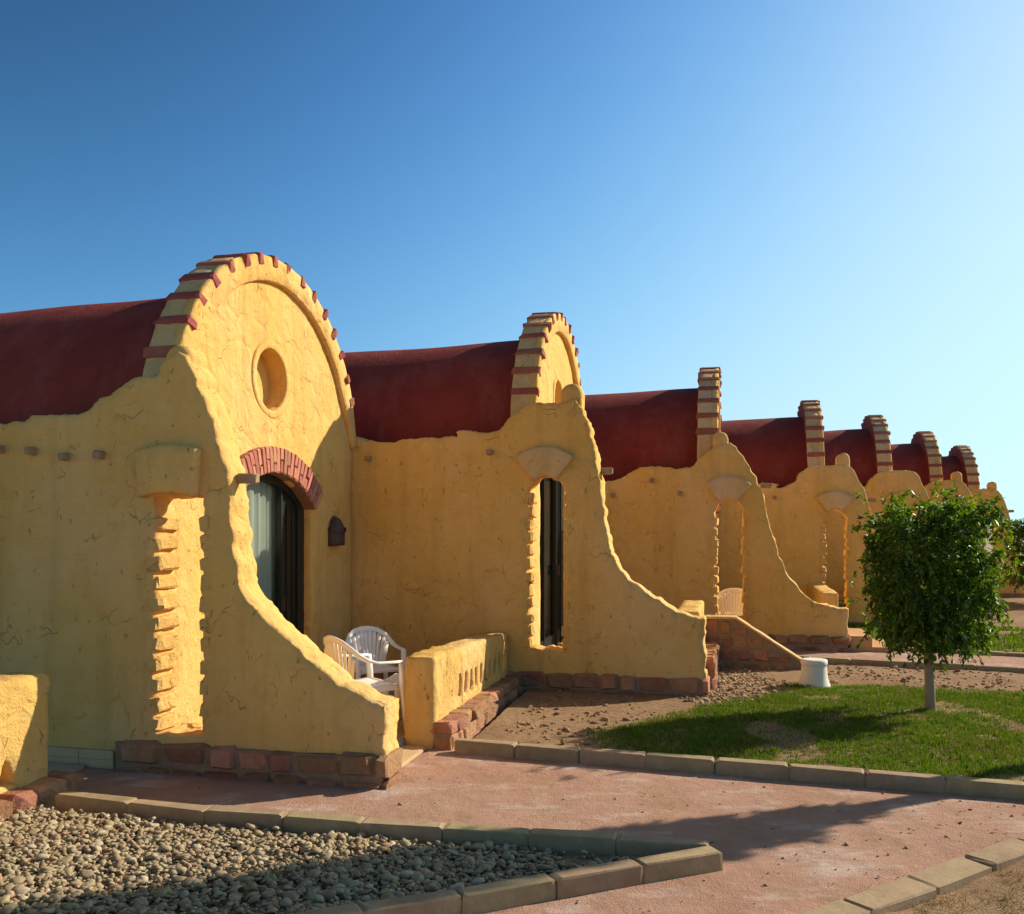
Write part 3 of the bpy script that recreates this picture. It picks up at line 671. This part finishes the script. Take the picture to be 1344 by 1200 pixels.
    # door: frame, stiles, glass, curtain
    def prism(loops, x0, x1):
        bm = bmesh.new(); o_, i_ = loops; n = len(o_)
        vs4 = [[bm.verts.new((x, y, z)) for y, z in lp] for x in (x0, x1) for lp in (o_, i_)]
        for j in range(n):
            k = (j+1) % n
            bm.faces.new([vs4[0][j], vs4[0][k], vs4[1][k], vs4[1][j]]); bm.faces.new([vs4[2][j], vs4[2][k], vs4[3][k], vs4[3][j]])
            bm.faces.new([vs4[0][j], vs4[0][k], vs4[2][k], vs4[2][j]]); bm.faces.new([vs4[1][j], vs4[1][k], vs4[3][k], vs4[3][j]])
        return bm
    door = bmo('door', prism((door_loop(-.015), door_loop(.075)), -.19, -.27), 'dark_frame', root)
    door.location.x = .165 if i == 1 else .10
    if not far:
        bm = bmesh.new(); box(bm, (-.262, DC-.42, FL), (-.20, DC-.385, DS+.20), .006); box(bm, (-.26, DC-.775, FL), (-.205, DC-.70, DS+.10), .006)
        box(bm, (-.258, DC-.75, FL), (-.21, DC+.75, FL+.16), .006); box(bm, (-.256, DC+.34, FL), (-.195, DC+.385, DS+.22), .006)
        box(bm, (-.254, DC+.38, FL), (-.215, DC+.72, DS+.16), .004); box(bm, (-.262, DC+.70, FL), (-.192, DC+.775, DS+.10), .006)
        for q in (.48, .60): box(bm, (-.216, DC+q, FL+.2), (-.203, DC+q+.022, DS+.05), .003)
        bmo('stile', bm, 'dark_frame', door)
        bm = bmesh.new(); vv = [bm.verts.new((-.235, y, z)) for y, z in door_loop(.07)]; bm.faces.new(vv); bmo('glass', bm, 'glass', door)
        V = []; F = []; nn_ = 60
        for j in range(nn_+1):
            y = DC-.80+j*1.45/nn_; x = -.30+.022*math.sin(y*46+1.2*math.sin(y*9))+.008*math.sin(y*110)
            V += [(x, y, FL), (x, y, 2.36)]
        for j in range(nn_): F.append([2*j, 2*j+2, 2*j+3, 2*j+1])
        pyd('curtain', V, F, 'dark_room_sheet' if i == 1 else 'curtain', door, True)  # second bungalow: blackened sheet stands in for its unlit room
        bm = bmesh.new(); box(bm, (-.20, DC+.35, 1.02), (-.155, DC+.37, 1.16), .006); bmo('handle', bm, 'lamp', door)
    bm = bmesh.new(); box(bm, (-.9, T, -.1), (-.85, PITCH-.02, 2.6)); bmo('room_dark_panel', bm, 'dark', root)  # added near-black panel; its colour supplies the darkness inside the vault
    # stone plinth along the wing wall
    L0 = -.30 if i == 0 else -2.0
    L1 = S['W'][-1][0]; ph = [.23, .05, .25, .2, .2, .2, .2][i]; zb = -S['dz']-.12
    bm = bmesh.new(); box(bm, (L0, -.035, zb), (L1-.01, T-.02, ph-.02)); pl = bmo('plinth', bm, 'stone_mortar', root)
    rows = 2 if i != 2 else 3
    zs = [zb+(ph-zb)*j/rows for j in range(rows+1)]
    if not far:
        for j in range(rows):
            a = L0+r.uniform(0, .05)
            while a < L1+.03:
                w = r.uniform(.16, .36) if i else r.uniform(.2, .4)
                b = min(a+w, L1+.05)
                if b-a > .05: piece('stone', STONE, ((a+b)/2, .102+r.uniform(-.012, .012), (zs[j]+zs[j+1])/2+r.uniform(-.006, .006)), (b-a-.012, .34, zs[j+1]-zs[j]-.010), pl, (r.uniform(-.03, .03), r.uniform(-.03, .03), r.uniform(-.02, .02)), r)
                a = b+.004
    return root
ROOT = [bungalow(i, S) for i, S in enumerate(SPEC)]
# cream tile skirting on the first wall
for j in range(2):
    for k in range(2): piece('tile', TILE, (-.93+.31*j+.15, -.02, .035+.07*k), (.305, .05, .068), ROOT[0])

# patios
def patio(i, x0, x1, y0, y1, z):
    S = SPEC[i]; bm = bmesh.new(); box(bm, (x0, y0, -.35-S['dz']), (x1, y1, z), .01); o = bmo('patio_floor', bm, 'patio'); o.location = (S['P'][0], S['P'][1], S['dz']); o.rotation_euler = (0, 0, -TH); struct(o)
for i in range(7): patio(i, .012, 1.62, T+.01, PITCH-.02, .08)
patio(0, -2.4, -.55, -3.9, -.06, .03)
bm = bmesh.new(); box(bm, (1.62, .40, 0), (1.84, 1.10, .03), .008); st = bmo('threshold_slab', bm, 'tile'); st.location = (*SPEC[0]['P'], 0); st.rotation_euler = (0, 0, -TH); struct(st)

# ------------------------------------------------------------------ balustrades
def balustrade(i, y0, y1, h, label, x0=1.62, slots=True, seed=0, h2=None, plinth_z=.22, loc=None, solid=.75, dz=None):
    S = SPEC[i]; dz = S['dz'] if dz is None else dz; root = empty('patio_balustrade', (S['P'][0], S['P'][1], 0), -TH); tag(root, label, 'balustrade', 'low patio balustrades')
    r = random.Random(seed); h2 = h if h2 is None else h2
    ol = [(y0, -.1), (y1, -.1), (y1, h2), ((y0+y1)/2, (h+h2)/2+.01), (y0+.25, h+.01), (y0+.03, h)]
    holes = []
    if slots:
        y = y0+solid
        while y < y1-.18:
            hh = h+(h2-h)*(y-y0)/(y1-y0); holes.append([(y, .30), (y+.085, .30), (y+.085, hh-.24), (y, hh-.24)]); y += .185
    w = slab('low_wall', ol, holes, .26, lambda a, z, d: (x0+.26-d, a, z), 'rough_stucco', root, .07 if i < 2 else .12, .014, .014, .02, .05, seed=seed, zmin=-.05)
    bm = bmesh.new(); box(bm, (x0+.2, y0+.02, -.1), (x0+.40, y1-.02, plinth_z-.03)); pl = bmo('plinth', bm, 'stone_mortar', root)
    if i < 3:
        for zz0, zz1 in ((-.05, plinth_z*.5), (plinth_z*.5, plinth_z)):
            a = y0
            while a < y1:
                b = min(y1, a+r.uniform(.13, .30))
                piece('stone', STONE, (x0+.34+r.uniform(-.012, .012), (a+b)/2, (zz0+zz1)/2), (.19, b-a-.01, zz1-zz0-.008), pl, (r.uniform(-.04, .04), r.uniform(-.04, .04), r.uniform(-.04, .04)), r); a = b+.003
    return root
balustrade(0, 1.15, PITCH-.03, .76, 'low yellow slotted patio balustrade on stones beside the white chairs', seed=301, h2=.68)
balustrade(1, T+.02, 1.95, .92, 'low yellow patio wall at the wing wall end, beside the stone stair wall', seed=302, slots=False, plinth_z=.40)
balustrade(2, 1.25, PITCH-.03, .82, 'low yellow patio wall showing behind the wing wall with orange steps', seed=303, slots=False)
for i in range(3, 7): balustrade(i, 1.2, PITCH-.03, .75, ['low yellow patio wall hidden behind the clipped tree', 'low yellow patio wall of the bungalow third from the far end', 'low yellow patio wall of the bungalow second from the far end', 'low yellow patio wall of the last bungalow in the row'][i-3], seed=304+i, slots=False)
# balustrade of the neighbouring patio, running out of the picture beside the gravel bed
root = empty('patio_balustrade', (-3.24, 6.42, 0), -TH); tag(root, 'low yellow patio wall end on lit stones beside the gravel bed', 'balustrade', 'low patio balustrades')
slab('low_wall', [(-3.4, -.1), (0, -.1), (.0, .82), (-.06, .86), (-.6, .86), (-3.4, .84)], [[(-.47, .16), (-.33, .16), (-.40, .33)], [(-.75, .16), (-.62, .16), (-.68, .33)]]+[[(-1.1-.3*k, .16), (-1.0-.3*k, .16), (-1.0-.3*k, .52), (-1.1-.3*k, .52)] for k in range(6)], .27,
     lambda a, z, d: (-d, a, z), 'rough_stucco', root, .06, .016, .016, .025, .05, seed=320)
bm = bmesh.new(); box(bm, (-.3, -3.4, -.1), (.14, .02, .09)); pl = bmo('plinth', bm, 'stone_mortar', root); r = random.Random(33); a = -3.2
while a < .05:
    b = a+r.uniform(.16, .3); piece('stone', STONE, (.04+r.uniform(-.01, .01), (a+b)/2, .045), (.27, b-a-.01, .17), pl, (r.uniform(-.04, .04), r.uniform(-.04, .04), r.uniform(-.04, .04)), r); a = b+.004

# stone stair wall of the second bungalow
def local(i, x, y): P = SPEC[i]['P']; return (P[0]+x*CT+y*ST, P[1]-x*ST+y*CT)
root = empty('stair_wall', (*local(1, 1.92, 2.05), 0), -TH); tag(root, 'sloping dark stone stair wall with thin plaster coping behind the upturned pot', 'stair wall')
prof = [(-.05, .68), (.36, .68), (1.32, .06)]
bm = bmesh.new(); pv = [(-.05, -.1), (1.36, -.1)]+prof[::-1]; A_ = [bm.verts.new((a, .02, z)) for a, z in pv]; B_ = [bm.verts.new((a, .24, z)) for a, z in pv]
bm.faces.new(A_); bm.faces.new(B_[::-1]); n = len(pv)
for j in range(n): bm.faces.new([A_[j], B_[j], B_[(j+1) % n], A_[(j+1) % n]])
core = bmo('core', bm, 'stone_mortar', root)
slab('coping', prof+[(a+.0, z+.028) for a, z in prof[::-1]], [], .29, lambda a, z, d: (a, d-.02, z), 'pale_stucco', root, .1, .002, .004, .005, .06, seed=340, zmin=-9)
r = random.Random(34)
def top_at(a): return .68 if a < .36 else .68-(a-.36)*.62/.96
for j, (z0, z1) in enumerate(((-.05, .14), (.14, .30), (.30, .47), (.47, .665))):
    a = -.04+r.uniform(0, .06)
    while a < 1.3:
        b = a+r.uniform(.14, .30); zt = min(z1, min(top_at(a), top_at(b))-.015)
        if zt-z0 > .05: piece('stone', STONE, ((a+b)/2, .10, (z0+zt)/2), (b-a-.012, .19+r.uniform(-.015, .015), zt-z0-.01), core, (r.uniform(-.05, .05), r.uniform(-.06, .06), r.uniform(-.04, .04)), r)
        a = b+.004
# steps up to patios
def steps(i, y0, y1, n, rise, run, label, x0=1.92, zb=0.0):
    root = empty('patio_steps', (*local(i, x0, y0), zb), -TH); tag(root, label, 'steps', 'steps up to the patios')
    for k in range(n):
        bm = bmesh.new(); box(bm, (0, 0, -.1), (run*(n-k), y1-y0, rise*(k+1)), .012); 
        for v in bm.verts: v.co += Vector((0, .002*k, 0))
        bmo('step', bm, 'patio_o', root)
M['patio_o'] = simple('orange_step_render', (.52, .27, .11), (.60, .33, .15), 5, .9, .4, .008, 30)
steps(1, 2.35, 3.6, 3, .09, .3, 'rendered steps between the stone stair wall and the next wing wall')
steps(2, .03, 1.1, 2, .15, .30, 'two lit orange rendered steps at the end of the stone based wing wall', 1.90)
steps(6, .03, 1.1, 2, .15, .30, 'two orange rendered steps at the last bungalow in the row', 1.92)

# ------------------------------------------------------------------ wall lamp
lx, ly = local(0, .012, 3.27); lamp = empty('wall_lamp', (lx, ly, 1.66), -TH); tag(lamp, 'brown half-round metal bulkhead lamp on the wall beside the door', 'wall lamp')
V = []; F = []; na, nh = 14, 10
for j in range(nh+1):
    z = .33*j/nh; k = 1 if z < .13 else math.sqrt(max(0, 1-((z-.13)/.2)**2))
    for a in range(na+1):
        t_ = -math.pi/2+math.pi*a/na; V.append((.005+.115*max(k, .02)*math.cos(t_)*(1 if z < .13 else .9+.1*k), .125*max(k, .02)*math.sin(t_), z))
for j in range(nh):
    for a in range(na): q = j*(na+1)+a; F.append([q, q+1, q+na+2, q+na+1])
F.append([a for a in range(na, -1, -1)])
pyd('shade', V, F, 'lamp', lamp, True)
bm = bmesh.new(); tube(bm, [(.123*math.cos(t_), .131*math.sin(t_), .145) for t_ in [-math.pi/2+math.pi*a/12 for a in range(13)]], .008, 6); bmo('rib', bm, 'lamp', lamp, True)
bm = bmesh.new(); box(bm, (.085, .03, .15), (.118, .075, .20), .004); bmo('vent', bm, 'dark', lamp)
bm = bmesh.new(); box(bm, (-.01, -.135, -.008), (.012, .135, .20), .004); bmo('back_plate', bm, 'lamp', lamp)

# ------------------------------------------------------------------ plastic chairs and table
def chair(loc, ang, label, sc_=.93):
    root = empty('plastic_chair', loc, R(ang)); tag(root, label, 'chair', 'white plastic garden chairs')
    # seat: dished plate with lip
    V = []; F = []; n = 8
    for a in range(n+1):
        for b in range(n+1):
            u, v = a/n, b/n-.5; x = -.20+.44*u; w = .40+.06*u; V.append((x, v*w, .42-.022*math.sin(math.pi*u)*(1-(2*v)**2)+.012*u-(.02 if a == n else 0)))
    m_ = len(V)
    V += [(x, y, z-.014) for x, y, z in V]
    for a in range(n):
        for b in range(n): q = a*(n+1)+b; F += [[q, q+n+1, q+n+2, q+1], [m_+q, m_+q+1, m_+q+n+2, m_+q+n+1]]
    rim_ = [b for b in range(n+1)]+[a*(n+1)+n for a in range(1, n+1)]+[n*(n+1)+b for b in range(n-1, -1, -1)]+[a*(n+1) for a in range(n-1, 0, -1)]
    for j in range(len(rim_)): p, q = rim_[j], rim_[(j+1) % len(rim_)]; F.append([p, q, m_+q, m_+p])
    pyd('seat', V, F, 'plastic', root, True)
    bm = bmesh.new(); box(bm, (.215, -.225, .385), (.238, .225, .43), .006); box(bm, (-.2, -.225, .375), (.22, -.205, .418), .004); box(bm, (-.2, .205, .375), (.22, .225, .418), .004); bmo('apron', bm, 'plastic', root)
    # one band: arm - back rim - arm
    half = [(.235, .275, .625), (.12, .285, .63), (.0, .285, .635), (-.10, .275, .66), (-.175, .255, .705), (-.235, .215, .765), (-.275, .14, .815), (-.29, .06, .835), (-.292, 0, .838)]
    P = [(x, -y, z) for x, y, z in half]+[p for p in half[::-1][1:]]
    U = []
    for x, y, z in P:
        k = min(1, max(0, (z-.65)/.10)); s = -1 if y < 0 else 1
        U.append(Vector((0, s*1.0*(1-k), 0))+Vector((-.30*k, 0, .95*k)) if abs(y) < .9 else Vector((0, 1, 0)))
    U = [Vector((0, 1, 0)) if p[2] < .655 else Vector((-.3*min(1, (p[2]-.6)/.2), (1 if p[1] > 0 else -1)*max(0, .85-(p[2]-.65)*5), min(1, (p[2]-.6)/.2))) for p in P]
    for j, p in enumerate(P):
        if p[1] < 0 and p[2] < .655: U[j] = Vector((0, -1, 0))
    bm = bmesh.new(); band(bm, P, U, .052, .020); bmo('back_rim', bm, 'plastic', root, True)
    # slats
    ns = 9
    for j in range(ns):
        f_ = (j-(ns-1)/2)/((ns-1)/2); yb, yt = f_*.135, f_*.215; zt = .815-.085*abs(f_)**2.2
        pts = []; 
        for k in range(6):
            t_ = k/5; z = .40+(zt-.40)*t_; x = -.185-.10*t_-.012*math.sin(math.pi*t_)+.05*(abs(f_)**2)*t_; pts.append((x, yb+(yt-yb)*t_, z))
        ww = [.030+.019*(k/5) for k in range(6)]
        bm = bmesh.new(); band(bm, pts, [Vector((0, 1, 0))]*6, ww, .011); bmo('slat', bm, 'plastic', root, True)
    # legs: front legs carry the arms, rear legs splay back
    for s in (-1, 1):
        bm = bmesh.new(); band(bm, [(.235, s*.275, .63), (.245, s*.272, .5), (.250, s*.268, .40), (.268, s*.282, .18), (.285, s*.29, 0)], [Vector((0, 1, 0))]*5, [.050, .055, .055, .045, .036], .040); bmo('leg', bm, 'plastic', root, True)
        bm = bmesh.new(); band(bm, [(-.17, s*.20, .43), (-.215, s*.225, .25), (-.27, s*.25, 0)], [Vector((0, 1, 0))]*3, [.055, .048, .038], .040); bmo('leg', bm, 'plastic', root, True)
        bm = bmesh.new(); band(bm, [(-.19, s*.165, .41), (-.215, s*.21, .55), (-.225, s*.245, .68)], [Vector((0, 1, 0))]*3, [.07, .06, .05], .012); bmo('back_side', bm, 'plastic', root, True)
    root.scale = (sc_, sc_, sc_)
    return root
chair((-1.31, 7.96, .08), 40, 'white plastic garden chair in sunlight behind the low curved wall', 1.0)
chair((-1.40, 9.25, .08), -62, 'white plastic garden chair in shade against the far patio wall', .88)
chair((3.42, 14.15, .13), 80, 'white plastic garden chair glimpsed through the slit above the stone stair wall')
root = empty('plastic_table', (-.86, 8.20, .08), R(-8)); tag(root, 'low white plastic garden table beside the sunlit chair', 'table')
bm = bmesh.new(); box(bm, (-.27, -.27, .405), (.27, .27, .43), .012); bmo('table_top', bm, 'plastic', root)
bm = bmesh.new(); box(bm, (-.245, -.245, .365), (.245, -.225, .41), .004); box(bm, (-.245, .225, .365), (.245, .245, .41), .004); box(bm, (-.245, -.22, .365), (-.225, .22, .41), .004); box(bm, (.225, -.22, .365), (.245, .22, .41), .004); bmo('apron', bm, 'plastic', root)
for sx in (-1, 1):
    for sy in (-1, 1):
        bm = bmesh.new(); band(bm, [(sx*.215, sy*.215, .41), (sx*.225, sy*.225, .2), (sx*.24, sy*.24, 0)], [Vector((0, 1, 0))]*3, [.075, .06, .045], .06); bmo('leg', bm, 'plastic', root, True)

# ------------------------------------------------------------------ upturned white pot
pot = empty('flower_pot', (3.42, 10.35, .045)); tag(pot, 'upturned white clay flower pot standing at the edge of the lawn', 'flower pot')
prof = [(.185, 0), (.188, .012), (.178, .03), (.165, .06), (.150, .11), (.142, .17), (.138, .24), (.137, .262), (.144, .266), (.146, .285), (.145, .315), (.138, .322), (.10, .320)]
V = []; F = []; n = 40
for rr, z in prof: V += [(rr*math.cos(2*math.pi*k/n), rr*math.sin(2*math.pi*k/n), z) for k in range(n)]
for j in range(len(prof)-1):
    for k in range(n): F.append([j*n+k, j*n+(k+1) % n, (j+1)*n+(k+1) % n, (j+1)*n+k])
pyd('body', V, F, 'pot', pot, True)
pyd('base', [(.12*math.cos(2*math.pi*k/n), .12*math.sin(2*math.pi*k/n), .312+.012*q) for q in (0, 1) for k in range(n)], [list(range(n, 2*n)), list(range(n))[::-1]]+[[k, (k+1) % n, n+(k+1) % n, n+k] for k in range(n)], 'pot', pot)

# ------------------------------------------------------------------ trees
def tree(loc, label, half, zc, trunk_h, trunk_r, nclus, seed, leaf=.075, power=4.0, name='ficus_tree', stray=.03):
    root = empty(name, loc); tag(root, label, 'tree', 'clipped garden trees'); rs = np.random.RandomState(seed); r = random.Random(seed)
    bm = bmesh.new(); tube(bm, [(0, 0, -.05), (.005, 0, trunk_h*.3), (-.008, .004, trunk_h*.7), (0, 0, trunk_h), (.01, 0, trunk_h+half[2]*.7)], [trunk_r*1.18, trunk_r, trunk_r*.95, trunk_r*.9, trunk_r*.4], 12)
    tr = bmo('trunk', bm, 'bark', root, True)
    bm = bmesh.new()
    for k in range(16):
        a = r.uniform(0, 6.28); z0 = trunk_h*.86+r.uniform(0, half[2]*.6); e = Vector((math.cos(a)*half[0]*r.uniform(.5, .85), math.sin(a)*half[1]*r.uniform(.5, .85), zc+r.uniform(-.8, .85)*half[2]))
        s = Vector((0, 0, z0)); m_ = (s+e)/2+Vector((r.uniform(-.08, .08), r.uniform(-.08, .08), r.uniform(-.02, .12))); tube(bm, [s, m_, e], [trunk_r*.4, trunk_r*.26, .006], 6)
    bmo('limbs', bm, 'bark', tr, True)
    # leaf sprays hanging from twigs through the crown volume
    cs = []
    while len(cs) < nclus:
        p = rs.uniform(-1, 1, 3); q = (np.abs(p)**power).sum()**(1/power)
        lump = 1+.34*noise.noise(Vector(p*2.0)+Vector((seed, 0, 0)))
        if q > lump: continue
        if q < .62 and rs.uniform() < .72: continue
        if noise.noise(Vector(p*3.1)+Vector((seed*2.3, 7, 0))) < -.33: continue
        cs.append(p*np.array(half)*1.0+np.array((0, 0, zc)))
    for k in range(int(nclus*stray)):      # stray sprays sticking out
        p = rs.normal(size=3); p /= np.abs(p).max()**.9; cs.append(p*np.array(half)*rs.uniform(1.0, 1.1)+np.array((0, 0, zc)))
    V = []; NL = 15
    for c in cs:
        c = np.array(c); o = c-np.array((0, 0, zc)); o = o/(np.linalg.norm(o)+1e-6)
        up = 1 if o[2] > .75 else 0
        d = o*.8+rs.normal(0, .5, 3)+np.array((0, 0, .3*up-.55*(1-up))); d /= np.linalg.norm(d); Lt = rs.uniform(.10, .22)
        for k in range(NL):
            t = rs.uniform(0, 1); p = c+d*Lt*(t-.4)+np.array((0, 0, -.05*t*t)); ld = d*.5+rs.normal(0, .6, 3)+np.array((0, 0, -.55)); ld /= np.linalg.norm(ld)
            sd_ = np.cross(ld, rs.normal(0, 1, 3)); sd_ /= np.linalg.norm(sd_)+1e-6; nn = np.cross(ld, sd_); l = leaf*rs.uniform(.65, 1.2); w = l*.21
            V.append((p, p+ld*l*.45+sd_*w+nn*w*.35, p+ld*l-nn*w*.3, p+ld*l*.45-sd_*w+nn*w*.35))
    V = np.array(V, np.float32).reshape(-1, 3); q = np.arange(len(V)//4)*4
    F = np.concatenate([np.stack([q, q+1, q+2], 1), np.stack([q, q+2, q+3], 1)])
    cr = tri_mesh('crown', V, F, 'leaf', root); cr['kind'] = 'stuff'
    return root
tree((4.12, 9.02, .05), 'small tree with square clipped dark green crown on bare trunk in the lawn', (.50, .50, .68), 1.37, .72, .047, 1850, 61, .060, 4.6, stray=.06)
tree((12.42, 21.0, .05), 'clipped dark green tree on the far lawn in front of the last bungalow', (.80, .8, .86), 1.32, .62, .05, 1000, 62, .10)
tree((6.05, 7.80, 0), 'tall slender leafy tree beside the path that shades the gravel bed', (.42, .42, 2.4), 4.75, 2.5, .10, 1500, 63, .12, 2.0, 'shade_tree', 0)
